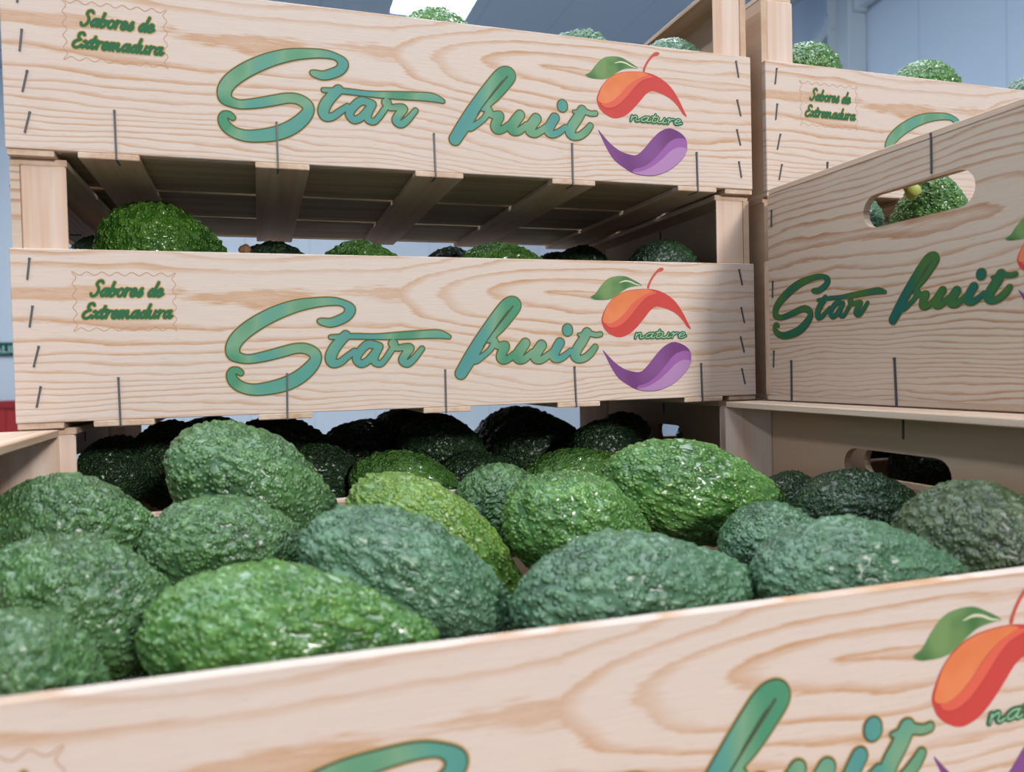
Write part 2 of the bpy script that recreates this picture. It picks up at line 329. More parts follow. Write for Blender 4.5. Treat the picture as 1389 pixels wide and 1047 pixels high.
big = sdf_grid(STAR + FRUIT, 0.55)
slit = sdf_grid(SLIT, 0.35)
nat = sdf_grid(script_strokes('nature', 396.5, 45.0, 42.5, 3.6, 0.30), 0.3, 2.0)
stp = sdf_grid(script_strokes('Sabores de', 41.5, 73.6, 39.0, 4.6, 0.88) + script_strokes('Extremadura', 36.5, 60.6, 48.5, 4.4, 0.88), 0.3, 2.0)
bor = sdf_grid(stamp_border(31.5, 87.5, 53.0, 88.0, 7, 5, 2.6, 0.2), 0.25, 0.8, smooth=False)
vein = sdf_grid(VEIN, 0.3)
E5 = 0.00012
PRINTS = [   # name, mesh on the long panel (outer face y = 0)
 ('lettering_halo', iso_mesh('lettering_halo', big, 1.25, INK_HALO, -1*E5)),
 ('lettering_outline', iso_mesh('lettering_outline', big, 0.75, INK_LINE, -2*E5)),
 ('lettering', iso_mesh('lettering', big, 0.0, INK_TEAL, -3*E5)),
 ('lettering_slit', iso_mesh('lettering_slit', slit, 0.0, INK_LINE, -4*E5)),
 ('leaf_print', poly_mesh('leaf_print', LEAF, INK_LEAF, -1*E5)),
 ('leaf_vein', iso_mesh('leaf_vein', vein, 0.0, INK_PALE, -2*E5)),
 ('stalk_print', poly_mesh('stalk_print', STEM, INK_STALK, -1*E5)),
 ('red_fruit_print', poly_mesh('red_fruit_print', MANGO, INK_RED, -1*E5)),
 ('orange_shade_print', poly_mesh('orange_shade_print', ORANGE, INK_ORANGE, -2*E5)),
 ('coral_shade_print', poly_mesh('coral_shade_print', CORAL, INK_CORAL, -3*E5)),
 ('purple_fruit_print', poly_mesh('purple_fruit_print', PURPLE, INK_PURPLE, -1*E5)),
 ('mauve_shade_print', poly_mesh('mauve_shade_print', MAUVE, INK_MAUVE, -2*E5)),
 ('lilac_shade_print', poly_mesh('lilac_shade_print', LILAC, INK_LILAC, -3*E5)),
 ('small_lettering_outline', iso_mesh('small_lettering_outline', nat, 0.95, INK_DGREEN, -4*E5)),
 ('small_lettering', iso_mesh('small_lettering', nat, 0.0, INK_MINT, -5*E5)),
 ('stamp_border', iso_mesh('stamp_border', bor, 0.0, INK_BROWN, -1*E5)),
 ('stamp_lettering_halo', iso_mesh('stamp_lettering_halo', stp, 0.55, INK_HALO, -1*E5)),
 ('stamp_lettering', iso_mesh('stamp_lettering', stp, 0.0, INK_STAMP, -2*E5)),
]
HEAD_PRINTS = [(n, m.copy()) for n, m in PRINTS if not n.startswith('stamp')]
for n, m in HEAD_PRINTS:
    if n == 'lettering': m.materials[0] = INK_DGREEN

# ------------------------------------------------------------------ the crates
L, D, PH, H = 0.500, 0.285, 0.1012, 0.1581     # length, depth, long-panel height, stacking pitch
T, HT, PW = 0.005, 0.005, 0.0245                # panel and header thickness, corner-post leg
ZR1 = H - 0.0037; ZR0 = ZR1 - 0.0042           # top rail
def header_mesh(name, mat):
    """Upright end board with a rounded handle slot; outer face at x = 0, thickness towards +x."""
    bm = bmesh.new()
    y0, y1, z0, z1 = T, D - T, 0.0, ZR0
    cy, cz, hl, hr = D / 2, 0.1175, 0.0305, 0.0102
    right = [(cy + hl + hr * math.sin(a), cz - hr * math.cos(a)) for a in [math.pi * k / 10 for k in range(11)]]
    left = [(cy - hl - hr * math.sin(a), cz + hr * math.cos(a)) for a in [math.pi * k / 10 for k in range(11)]]
    hole = right + left                      # counter-clockwise in (y, z)
    outer = [(y0, z0), (y1, z0), (y1, cz), (y1, z1), (y0, z1), (y0, cz)]
    n = len(hole)
    for x, flip in ((0.0, False), (HT, True)):
        O = [bm.verts.new((x, a, b)) for a, b in outer]; I = [bm.verts.new((x, a, b)) for a, b in hole]
        # hole indices: 0..10 right cap bottom->top, 11..21 left cap top->bottom ; mid right = 5, mid left = 16
        low = [O[5], O[0], O[1], O[2]] + [I[k] for k in (5,4,3,2,1,0)] + [I[k] for k in (21,20,19,18,17,16)]
        upp = [O[2], O[3], O[4], O[5]] + [I[k] for k in (16,15,14,13,12,11)] + [I[k] for k in (10,9,8,7,6,5)]
        for poly in (low, upp): bm.faces.new(poly[::-1] if not flip else poly)
        if not flip: O1, I1 = O, I
        else: O2, I2 = O, I
    for A, B in ((O1, O2), (I1, I2)):
        m = len(A)
        for k in range(m): bm.faces.new((A[k], A[(k+1) % m], B[(k+1) % m], B[k]))
    bmesh.ops.recalc_face_normals(bm, faces=list(bm.faces))
    bmesh.ops.triangulate(bm, faces=[f for f in bm.faces if len(f.verts) > 4])
    return mesh_from(name, bm, mat)
def staple_mesh(name, length, wrap=0.0):
    bm = bmesh.new(); w = 0.00055
    add_box(bm, -w, w, -0.0007, 0.0006, 0, length)
    add_box(bm, -w * 1.15, w * 1.15, -0.0009, 0.002, length - 0.0012, length + 0.0002)   # crown bent into the wood
    if wrap:
        add_box(bm, -w, w, -0.0007, 0.013, -0.0008, 0.0003)          # leg turned under the slat
    return mesh_from(name, bm, M_STAPLE)

CR = {
 'front': box_mesh('front_panel', (0, L, 0, T, 0, PH), W_PANEL, 0.0005),
 'back': box_mesh('back_panel', (0, L, 0, T, 0, PH), W_INNER, 0.0005),
 'head': header_mesh('header_panel', W_HEAD),
 'head_plain': header_mesh('header_panel_plain', plain_wood('pine_header_plain', lin(204, 176, 152), lin(190, 156, 128), 'y', 0.4)),
 'rail': box_mesh('top_rail', (0, PW + HT, 0.0065, D - 0.0065, ZR0, ZR1), W_SLAT, 0.0005),
 'end': box_mesh('end_slat', (0.0005, PW, 0.001, D - 0.001, -0.0036, 0), W_SLAT, 0.0003),
 'cross': box_mesh('cross_slat', (-0.0165, 0.0165, -0.0003, D + 0.0003, -0.0036, 0), W_SLAT, 0.0005),
 'board': box_mesh('floor_board', (0.006, L - 0.006, 0, 0.0845, 0.0001, 0.0036), W_FLOOR, 0.0004),
 'st_short': staple_mesh('staple_short', 0.0125),
 'st_long': staple_mesh('staple_long', 0.0285, 1.0),
}
for k, (sx, sy) in {'p00': (1, 1), 'p10': (-1, 1), 'p01': (1, -1), 'p11': (-1, -1)}.items():
    CR[k] = prism_mesh('corner_post', [(0, 0), (sx * PW, 0), (0, sy * PW)], 0.0002, ZR0, W_POST, 0.0008)

SLAT_X = [0.0548, 0.1511, 0.2535, 0.3505, 0.4530]
def make_crate(loc, rz, label, prints=True, head_print=True, seed=0):
    rnd = random.Random(seed)
    c = empty('fruit_crate', loc); c.rotation_euler.z = rz
    tag(c, label, 'crate', 'printed wooden avocado crates')
    def part(name, mesh, pos=(0, 0, 0), par=c, rot=None, lab=None):
        o = link(name, mesh, par); o.location = pos
        if rot: o.rotation_euler = rot
        if lab: o['label'] = lab
        return o
    fp = part('front_panel', CR['front'])
    part('back_panel', CR['back'], (0, D - T, 0))
    hp = part('header_panel', CR['head'] if head_print else CR['head_plain'], (0.0005, 0, 0))
    part('header_panel', CR['head_plain'], (L - HT - 0.0005, 0, 0))
    for k, x, y in (('p00', HT + .0006, T), ('p10', L - HT - .0006, T), ('p01', HT + .0006, D - T), ('p11', L - HT - .0006, D - T)):
        part('corner_post', CR[k], (x, y, 0))
    part('top_rail', CR['rail'], (0.0002, 0, 0)); part('top_rail', CR['rail'], (L - PW - HT - 0.0002, 0, 0))
    part('end_slat', CR['end']); part('end_slat', CR['end'], (L - PW, 0, 0))
    for x in SLAT_X: part('cross_slat', CR['cross'], (x + rnd.uniform(-.002, .002), 0, 0), rot=(0, 0, rnd.uniform(-.006, .006)))
    for k in range(3): part('floor_board', CR['board'], (0, T + 0.0035 + k * 0.0915, 0))
    if prints:
        for n, m in PRINTS: part(n, m, (0, 0, 0), fp)
        for x, z, a in ((.0086, .083, .16), (.009, .0555, .17), (.010, .0325, .2), (.0105, .009, .2)):
            part('staple', CR['st_short'], (x + rnd.uniform(-.0005, .0005), 0, z), fp, (0, a + rnd.uniform(-.05, .05), 0))
        for x, z, a in ((.489, .0845, -.22), (.4903, .0555, -.2), (.4896, .033, -.2), (.490, .0085, -.18)):
            part('staple', CR['st_short'], (x, 0, z), fp, (0, a + rnd.uniform(-.05, .05), 0))
        for x in SLAT_X:
            part('staple', CR['st_long'], (x + rnd.uniform(-.003, .003), -0.0004, -0.0031), fp, (0, rnd.uniform(-.03, .03), 0))
        if head_print:
            # lettering on the end board, read from outside: panel x runs towards -y
            sx, sz = 0.774, 0.70
            rot = (0, 0, -math.pi / 2)
            for n, m in HEAD_PRINTS:
                o = part(n, m, (0, (D - 0.0083) + 0.1135 * sx, 0.0333), hp, rot); o.scale = (sx, 1, sz)
            for y, z in ((D - .009, .126), (D - .009, .073), (D - .009, .021), (.009, .126), (.009, .073), (.009, .021)):
                part('staple', CR['st_short'], (0, y - .0005, z), hp, (0.0, 0.05, -math.pi / 2))
            for y in (D - .03, D / 2 + .015, .03):
                part('staple', CR['st_long'], (-.0004, y, -0.0026), hp, (0, rnd.uniform(-.05, .05), -math.pi / 2))
            part('staple', CR['st_long'], (0, D / 2 - .0125, .1268 + .004), hp, (0, 0.0, -math.pi / 2)).scale = (1, 1, .78)
    else:
        for y in (D / 2 + .015,): part('staple', CR['st_short'], (HT, y, .135), hp, (0, 0, math.pi / 2))
    # staple that holds the right rail, seen on the inside of the right end board
    part('staple', CR['st_short'], (L - HT - 0.0006, D / 2 - .008, .1365), c, (0, 0, -math.pi / 2))
    return c

make_crate((0, 0, 2*H), 0, 'topmost crate of the left stack, its stamp print cut by the upper edge', seed=1)
make_crate((0, 0, H), 0, 'middle crate of the left stack, directly above the dark gap behind the foreground avocados', seed=2)
make_crate((0, 0, 0), 0, 'shaded lowest crate of the left stack, behind the foreground crate', prints=False, head_print=False, seed=3)
make_crate((0.514, 0.001, 2*H), 0, 'crate at upper right with only a stamp print and part of a letter showing', head_print=False, seed=4)
make_crate((0.514, 0.001, H), 0, 'crate behind the crate with the open handle slot, seen only through that slot', prints=False, head_print=False, seed=5)
make_crate((0.514, 0.001, 0), 0, 'lowest crate of the right rear stack, behind the shaded end board', prints=False, head_print=False, seed=6)
make_crate((0.5012, -0.2955, H), 0, 'shaded crate at right whose end board has an oval handle slot and dark green lettering', seed=7)
make_crate((0.5075, -0.2865, 0), 0, 'crate beneath the right crate, hidden behind the foreground crate end board', prints=False, head_print=False, seed=8)
FR = 0.0; fcx, fcy = 0.2445, -0.1475
fx = fcx - (L/2 * math.cos(FR) - D/2 * math.sin(FR)); fy = fcy - (L/2 * math.sin(FR) + D/2 * math.cos(FR))
fc = make_crate((fx, fy, 0), FR, 'open foreground crate full of avocados, its printed front board along the lower edge', seed=9)
for ch in fc.children:
    if ch.name.startswith('front_panel'): ch.rotation_euler.z = -0.020; ch.location = (0, 0.005, 0)     # board nailed slightly askew

# ------------------------------------------------------------------ avocados
def avo_mesh(seed):
    rs = np.random.RandomState(seed)
    bm = bmesh.new(); bmesh.ops.create_icosphere(bm, subdivisions=6, radius=1.0)
    me = bpy.data.meshes.new('avocado'); bm.to_mesh(me); bm.free()
    n = len(me.vertices); co = np.empty(n * 3, np.float32); me.vertices.foreach_get('co', co); S = co.reshape(-1, 3)
    # pebbly skin: scattered warts of unequal size
    def bumps(N, r0):
        c = rs.randn(N, 3); c /= np.linalg.norm(c, axis=1, keepdims=True); c = c.astype(np.float32)
        amp = rs.uniform(.35, 1, N).astype(np.float32); out = np.empty(n, np.float32)
        for i in range(0, n, 8192):
            d = np.sqrt(np.maximum(2 - 2 * S[i:i+8192] @ c.T, 0)); k = d.argmin(1)
            m = d[np.arange(len(k)), k]; out[i:i+8192] = np.clip(1 - (m / r0) ** 2, 0, 1) * amp[k]
        return out
    b1 = bumps(rs.randint(950, 1250), .070); b2 = bumps(420, .085)
    dirs = rs.randn(7, 3); ph = rs.uniform(0, 6.28, 7)
    low = sum(np.sin(2.0 * (S @ d) + p) for d, p in zip(dirs, ph)) / 7
    fade = np.clip(1.25 - .35 * np.abs(low) * 2, .6, 1.2)
    hgt = (.85 * b1 + .45 * b2) * fade
    x = S[:, 0]
    k = rs.uniform(.14, .36); s = np.clip((x + .25) / 1.25, 0, 1); s = s * s * (3 - 2 * s)
    g = (1 - k * s) * (1 + .03 * low)
    P = np.empty_like(S); P[:, 0] = x * .5 * (1 + .015 * low); P[:, 1] = S[:, 1] * .5 * g; P[:, 2] = S[:, 2] * .5 * g
    wmax = np.hypot(P[:, 1], P[:, 2]).max(); P[:, 1:] *= .5 / wmax
    P += S * (np.array([.55, 1, 1], np.float32) * (hgt * .036 - .012)[:, None])
    P[:, 2] += .03 * (x ** 2) * rs.uniform(-1, 1)
    me.vertices.foreach_set('co', P.astype(np.float32).ravel())
    at = me.attributes.new('wart', 'FLOAT', 'POINT'); at.data.foreach_set('value', np.clip(hgt, 0, 1.3).astype(np.float32))
    me.polygons.foreach_set('use_smooth', np.ones(len(me.polygons), bool)); me.update(); me.materials.append(None)
    return me

def avo_mat(name, deep, mid, tip, rough, bloom=None, bl=0.0):
    M = Mat(name, rough + 0.05, 0.7)
    v = M.obj(); oi = M.node('ShaderNodeObjectInfo').outputs['Random']
    vv = M.node('ShaderNodeVectorMath', operation='ADD'); M.put(vv.inputs[0], v); M.put(vv.inputs[1], M.comb(M.math('MULTIPLY', oi, 9.0), oi, oi))
    w = M.node('ShaderNodeAttribute', attribute_name='wart').outputs['Fac']
    n1 = M.noise(vv.outputs[0], 2.6, 3); n2 = M.noise(vv.outputs[0], 26.0, 3)
    c = M.mix(M.ramp(n1, [(0.32, (0,0,0,1)), (0.68, (1,1,1,1))]), deep, mid)
    h2 = M.node('ShaderNodeTexVoronoi', feature='F1'); M.put(h2.inputs['Vector'], M.mapv(vv.outputs[0], (1.7, 1, 1))); h2.inputs['Scale'].default_value = 23
    cell = M.math('ADD', 0.45, M.math('MULTIPLY', M.sep(h2.outputs['Color'])[0], 0.55))
    dome = M.math('MAXIMUM', M.math('SUBTRACT', 1.0, M.math('MULTIPLY', M.math('MULTIPLY', h2.outputs['Distance'], h2.outputs['Distance']), 3.6)), 0.0)
    dome = M.math('MULTIPLY', dome, cell)
    peb = M.math('ADD', M.math('MULTIPLY', w, 0.55), M.math('MULTIPLY', dome, 0.65))
    c = M.mix(M.ramp(peb, [(0.08, (0,0,0,1)), (0.80, (1,1,1,1))]), c, M.mix(n1, mid, tip))
    c = M.mix(M.ramp(n2, [(0.56, (0,0,0,1)), (0.74, (0.5,)*3+(1,))]), c, tip)
    if bloom:
        bf = M.math('MULTIPLY', M.ramp(M.noise(vv.outputs[0], 3.4, 4, 0.6), [(0.36, (0,0,0,1)), (0.62, (1,1,1,1))]), bl)
        c = M.mix(bf, c, bloom)
    scar = M.ramp(M.noise(vv.outputs[0], 5.5, 1), [(0.76, (0,0,0,1)), (0.80, (0.55,)*3+(1,))])
    c = M.mix(scar, c, lin(66, 60, 40))
    M.bump(dome, 1.0, 0.0017)
    return M.color(c)

AV = {
 'mid': avo_mat('avocado_green', lin(24, 56, 26), lin(56, 98, 46), lin(116, 156, 92), 0.27, lin(104, 140, 104), 0.25),
 'bright': avo_mat('avocado_bright_green', lin(28, 70, 20), lin(62, 112, 38), lin(124, 164, 78), 0.20, lin(116, 160, 110), 0.22),
 'glossy': avo_mat('avocado_glossy_green', lin(30, 72, 20), lin(56, 106, 30), lin(118, 158, 66), 0.19),
 'teal': avo_mat('avocado_blue_green', lin(22, 54, 32), lin(48, 92, 54), lin(112, 150, 110), 0.30, lin(108, 144, 120), 0.38),
 'yellow': avo_mat('avocado_yellow_green', lin(54, 94, 28), lin(92, 130, 44), lin(148, 172, 82), 0.30),
 'olive': avo_mat('avocado_olive', lin(30, 46, 28), lin(58, 80, 46), lin(112, 126, 90), 0.36),
 'dark': avo_mat('avocado_shaded_green', lin(12, 28, 16), lin(26, 54, 28), lin(60, 92, 52), 0.32),  # darker copy for fruit in shade; the shade is in its colour
}
M_NUB = flat_mat('stem_nub_tan', lin(190, 140, 104), 0.7, vary=0.3, vscale=300)
M_NUBG = flat_mat('stem_nub_yellow_green', lin(176, 186, 96), 0.5, vary=0.2, vscale=200)
BASES = [avo_mesh(11 + i) for i in range(7)]
def place_avocado(loc, axis, length, width, col, var, label, group, roll=0.0):
    o = link('avocado', BASES[var]); o['label'] = label; o['category'] = 'avocado'; o['group'] = group
    o.material_slots[0].link = 'OBJECT'; o.material_slots[0].material = AV[col]
    ax = Vector(axis).normalized(); up = Vector((0, 0, 1)); y = up.cross(ax).normalized(); z = ax.cross(y)
    R3 = Matrix((ax, y, z)).transposed() @ Matrix.Rotation(roll, 3, 'X')
    o.matrix_world = Matrix.Translation(loc) @ R3.to_4x4() @ Matrix.Diagonal((length, width, width, 1))
    return o
def nub_mesh(name, mat):
    bm = bmesh.new(); bmesh.ops.create_uvsphere(bm, u_segments=16, v_segments=10, radius=1)
    for v in bm.verts:
        if v.co.x < 0: v.co.y *= 0.75; v.co.z *= 0.75
        v.co += Vector((math.sin(v.co.y * 7), math.sin(v.co.z * 9), math.sin(v.co.x * 8))) * 0.05
    return mesh_from(name, bm, mat, True)
def add_stem(o, pos, r, mat, lab):
    s = link('stem', nub_mesh('stem', mat)); s['label'] = lab
    s.parent = o; s.matrix_parent_inverse = o.matrix_world.inverted()
    s.matrix_world = Matrix.Translation(pos) @ o.matrix_world.to_3x3().normalized().to_4x4() @ Matrix.Diagonal((r, r, r, 1))
    return s

AVO = [
 ('F1',(0.0459,-0.0850,0.1078),(0.985,-0.054,-0.163),0.0803,0.0573,'mid',0),
 ('F2',(0.0624,-0.1600,0.0889),(0.935,-0.131,-0.331),0.0863,0.0585,'mid',1),
 ('F3',(0.0568,-0.2250,0.0813),(0.821,0.078,-0.565),0.0612,0.0505,'mid',2),
 ('F4',(0.1313,-0.0500,0.1162),(0.843,-0.016,-0.537),0.1069,0.0662,'mid',3),
 ('F5',(0.1198,-0.1150,0.0977),(0.974,0.036,-0.225),0.0845,0.0529,'mid',4),
 ('F6',(0.1416,-0.2220,0.0860),(0.969,-0.228,-0.096),0.1069,0.0568,'bright',5),
 ('F7',(0.1944,-0.1800,0.0901),(0.849,-0.108,-0.517),0.1039,0.0552,'teal',6),
 ('F8',(0.2238,-0.1150,0.0881),(0.754,-0.170,-0.634),0.1168,0.0551,'yellow',3),
 ('F9',(0.2772,-0.0480,0.0932),(0.404,-0.882,-0.242),0.0701,0.0594,'mid',1),
 ('F10',(0.3014,-0.1200,0.0919),(0.910,0.052,-0.411),0.0968,0.0630,'bright',2),
 ('F11',(0.3864,-0.1000,0.1039),(0.949,-0.170,-0.266),0.1231,0.0620,'bright',4),
 ('F12',(0.2814,-0.2200,0.0843),(0.982,-0.173,0.076),0.1048,0.0597,'teal',0),
 ('F13',(0.3948,-0.1620,0.0825),(0.973,0.205,-0.108),0.0669,0.0515,'teal',1),
 ('F14',(0.3733,-0.2460,0.0906),(0.969,-0.245,-0.026),0.0938,0.0522,'teal',5),
 ('F15',(0.4460,-0.2446,0.0943),(0.513,-0.848,-0.137),0.0786,0.0627,'olive',2),
 ('F16',(0.4580,-0.1551,0.0949),(0.663,-0.745,-0.070),0.0719,0.0514,'dark',6),
 ('F17',(0.4580,-0.0988,0.0918),(0.523,-0.849,-0.071),0.0458,0.0424,'dark',3),
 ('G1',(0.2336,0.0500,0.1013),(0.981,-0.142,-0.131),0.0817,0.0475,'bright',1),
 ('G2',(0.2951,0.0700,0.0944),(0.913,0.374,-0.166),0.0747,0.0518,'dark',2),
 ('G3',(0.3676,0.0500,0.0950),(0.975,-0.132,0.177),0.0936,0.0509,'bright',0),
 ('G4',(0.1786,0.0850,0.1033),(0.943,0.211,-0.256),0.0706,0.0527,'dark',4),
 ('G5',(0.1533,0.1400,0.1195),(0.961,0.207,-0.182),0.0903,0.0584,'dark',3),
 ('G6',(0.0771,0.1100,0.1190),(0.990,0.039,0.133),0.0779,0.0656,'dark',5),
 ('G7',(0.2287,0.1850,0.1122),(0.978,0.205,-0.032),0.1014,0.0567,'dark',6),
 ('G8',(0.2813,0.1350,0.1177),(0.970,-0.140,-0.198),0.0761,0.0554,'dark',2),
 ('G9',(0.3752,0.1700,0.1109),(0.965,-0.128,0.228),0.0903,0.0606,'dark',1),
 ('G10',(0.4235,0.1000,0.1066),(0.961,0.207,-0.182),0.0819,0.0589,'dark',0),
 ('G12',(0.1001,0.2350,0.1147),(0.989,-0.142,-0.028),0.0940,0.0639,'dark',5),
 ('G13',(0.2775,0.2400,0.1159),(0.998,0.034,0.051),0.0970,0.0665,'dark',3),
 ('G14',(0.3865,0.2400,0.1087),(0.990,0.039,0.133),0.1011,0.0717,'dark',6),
 ('H1',(0.0739,0.0750,0.2683),(0.985,0.119,-0.126),0.0853,0.0701,'glossy',3),
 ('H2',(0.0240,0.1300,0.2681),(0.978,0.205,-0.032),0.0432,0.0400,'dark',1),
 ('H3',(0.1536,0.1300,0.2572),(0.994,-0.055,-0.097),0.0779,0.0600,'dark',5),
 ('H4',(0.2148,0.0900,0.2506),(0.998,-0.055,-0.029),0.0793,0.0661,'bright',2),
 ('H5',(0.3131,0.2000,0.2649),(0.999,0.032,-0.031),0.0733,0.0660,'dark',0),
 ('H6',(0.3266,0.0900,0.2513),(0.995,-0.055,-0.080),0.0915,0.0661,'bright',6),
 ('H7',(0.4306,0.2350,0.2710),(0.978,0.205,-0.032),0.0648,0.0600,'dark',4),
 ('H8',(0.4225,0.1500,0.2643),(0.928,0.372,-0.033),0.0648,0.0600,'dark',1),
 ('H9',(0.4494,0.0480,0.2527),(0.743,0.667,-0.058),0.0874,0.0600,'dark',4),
 ('I1',(0.2720,0.0600,0.4175),(0.991,0.032,-0.129),0.0766,0.0661,'bright',0),
 ('I2',(0.3871,0.0600,0.4142),(0.991,0.032,-0.129),0.0737,0.0661,'teal',3),
 ('I3',(0.4549,0.0420,0.4133),(0.792,0.600,-0.112),0.0605,0.0560,'teal',5),
 ('J1',(0.5921,0.0500,0.4230),(0.986,0.033,-0.161),0.0713,0.0661,'bright',1),
 ('J2',(0.7229,0.0500,0.4206),(0.991,0.032,-0.129),0.0742,0.0661,'bright',2),
 ('J3',(0.8570,0.0500,0.4202),(0.991,0.032,-0.129),0.0713,0.0661,'teal',6),
 ('K1',(0.5750,-0.0945,0.2751),(-0.403,-0.527,0.748),0.0747,0.0536,'bright',3),
 ('K2',(0.5700,-0.0281,0.2882),(0.577,0.190,0.794),0.0487,0.0451,'teal',1),
 ('G11',(0.4580,0.1520,0.1130),(0.100,0.980,0.030),0.0820,0.0540,'dark',4),  # added to stop light showing through the right handle slot
 ('G15',(0.0375,0.1000,0.1170),(0.150,0.980,0.050),0.0760,0.0520,'dark',2),  # added fruit hiding the bright left handle slot
]
GRP = {'F': 'avocados in the foreground crate', 'G': 'avocados in the shaded lowest crate', 'H': 'avocados in the middle crate',
       'I': 'avocados in the topmost crate', 'J': 'avocados in the upper right crate', 'K': 'avocados in the handle slot crate'}
LAB = {
 'F1': 'mid green avocado at the far left of the foreground crate, below the pale corner post',
 'F2': 'large dull green avocado at the left edge, before the one below the post',
 'F3': 'pale green blurred avocado in the lower left corner against the front board',
 'F4': 'upright tilted green avocado, highest in the foreground crate, left of centre',
 'F5': 'rough green avocado just below the highest avocado of the foreground crate',
 'F6': 'bright green blurred avocado lying along the front board, left of centre',
 'F7': 'blue-green avocado slanting down to the right, beside the bright blurred one',
 'F8': 'yellow-green avocado slanting behind the blue-green one in the centre',
 'F9': 'small knobbly green avocado in the centre of the foreground crate rear row',
 'F10': 'shiny green avocado right of the small knobbly one',
 'F11': 'large shiny green avocado below the purple print of the middle crate',
 'F12': 'wide blue-green avocado against the front board in the centre',
 'F13': 'small blue-green avocado tucked between the large shiny one and the front row',
 'F14': 'long pebbly blue-green avocado at right against the front board',
 'F15': 'olive green avocado cut by the right edge of the picture',
 'F16': 'dark shaded avocado below the handle slot inside the foreground crate',
 'F17': 'small dark avocado at the foot of the right rear corner post',
 'G1': 'lit green avocado just behind the rear board, centre of the lowest crate',
 'G2': 'small dim avocado right of the lit one in the lowest crate',
 'G3': 'lit green avocado with pale sheen in the lowest crate, left of the large shiny one',
 'G4': 'dim avocado left of the lit one in the lowest crate',
 'G5': 'dark avocado under the second bottom slat from the left in the lowest crate',
 'G6': 'dark avocado under the first bottom slat, behind the highest foreground avocado',
 'G7': 'near-black avocado in the lowest crate between the second and third bottom slat',
 'G8': 'near-black avocado in the lowest crate below the third bottom slat',
 'G9': 'near-black avocado in the lowest crate below and left of the fourth bottom slat',
 'G10': 'near-black avocado in the lowest crate below the fourth bottom slat',
 'G11': 'near-black avocado added in the lowest crate to cover its bright right handle slot',
 'G12': 'dark avocado at the back of the lowest crate, left end of the bright gap',
 'G13': 'dark avocado at the back of the lowest crate, middle of the bright gap',
 'G14': 'dark avocado at the back of the lowest crate, right end of the bright gap',
 'G15': 'dark avocado added in the lowest crate to cover its bright left handle slot',
 'H1': 'big glossy green avocado standing well above the left end of the middle crate',
 'H2': 'dark avocado beside the left corner post, left of the big glossy one',
 'H3': 'dark avocado with a tan stem nub, right of the big glossy one',
 'H4': 'green avocado peeking over the middle crate above the letter r',
 'H5': 'dark avocado at the back of the middle crate, left of the tall letter f',
 'H6': 'green avocado peeking over the middle crate above the tall letter f',
 'H7': 'dark avocado at the back of the middle crate, left of the printed leaf',
 'H8': 'dark avocado in the middle crate just above the printed leaf',
 'H9': 'dim green avocado at the right end of the middle crate beside the post',
 'I1': 'pale green avocado peeking over the topmost crate below the skylight',
 'I2': 'sliver of a bluish avocado above the printed letters u and i on the topmost crate',
 'I3': 'bluish avocado peeking over the topmost crate above the printed stalk',
 'J1': 'pebbly pale green avocado beside the corner post of the upper right crate',
 'J2': 'pebbly green avocado peeking over the middle of the upper right crate',
 'J3': 'avocado at the upper right crate cut by the right edge of the picture',
 'K1': 'green avocado with a yellow-green stem nub, seen through the handle slot',
 'K2': 'pale blue-green avocado at the left end of the handle slot',
}
rnd = random.Random(5)
placed = {}
for t, loc, ax, ln, wd, col, var in AVO:
    placed[t] = place_avocado(loc, ax, ln, wd, col, var, LAB[t], GRP[t[0]], rnd.uniform(0, 6.28))
add_stem(placed['H3'], (0.1268, 0.1180, 0.2789), 0.0048, M_NUB, 'tan woody stem nub')
add_stem(placed['K1'], (0.5400, -0.1135, 0.2914), 0.0056, M_NUBG, 'yellow-green stem nub')
# layer under the visible fruit; M and N are added to block slot light
LOW = {'F': ((0.012, -0.272, 0), 'foreground crate'), 'G': ((0.02, 0.02, 0), 'lowest crate of the left stack'), 'H': ((0.02, 0.02, H), 'middle crate'),
       'I': ((0.02, 0.02, 2*H), 'topmost crate'), 'J': ((0.534, 0.02, 2*H), 'upper right crate'), 'K': ((0.53, -0.278, H), 'crate with the open handle slot'),
       'M': ((0.53, -0.270, 0), 'crate under the one with the open handle slot'), 'N': ((0.534, 0.02, 0), 'lowest right rear crate')}
for t, ((x, y, z), nm) in LOW.items():
  for dz in ((0.0, 0.074) if t in 'MN' else (0.0,)):
    for i in range(4):
        for j in range(3):
            a = rnd.uniform(-.25, .25)
            place_avocado((x + .071 + i * .104 + rnd.uniform(-.004, .004), y + .044 + j * .077 + rnd.uniform(-.003, .003), z + dz + .0040 + .0266),
                          (math.cos(a), math.sin(a), 0), rnd.uniform(.084, .092), .047, 'dark', rnd.randrange(7),
                          ('dark avocado in the covered bottom layer of the ' if t not in 'MN' else 'added light-blocking avocado inside the covered ') + nm, 'covered avocados of the ' + nm, rnd.uniform(0, 6.28))

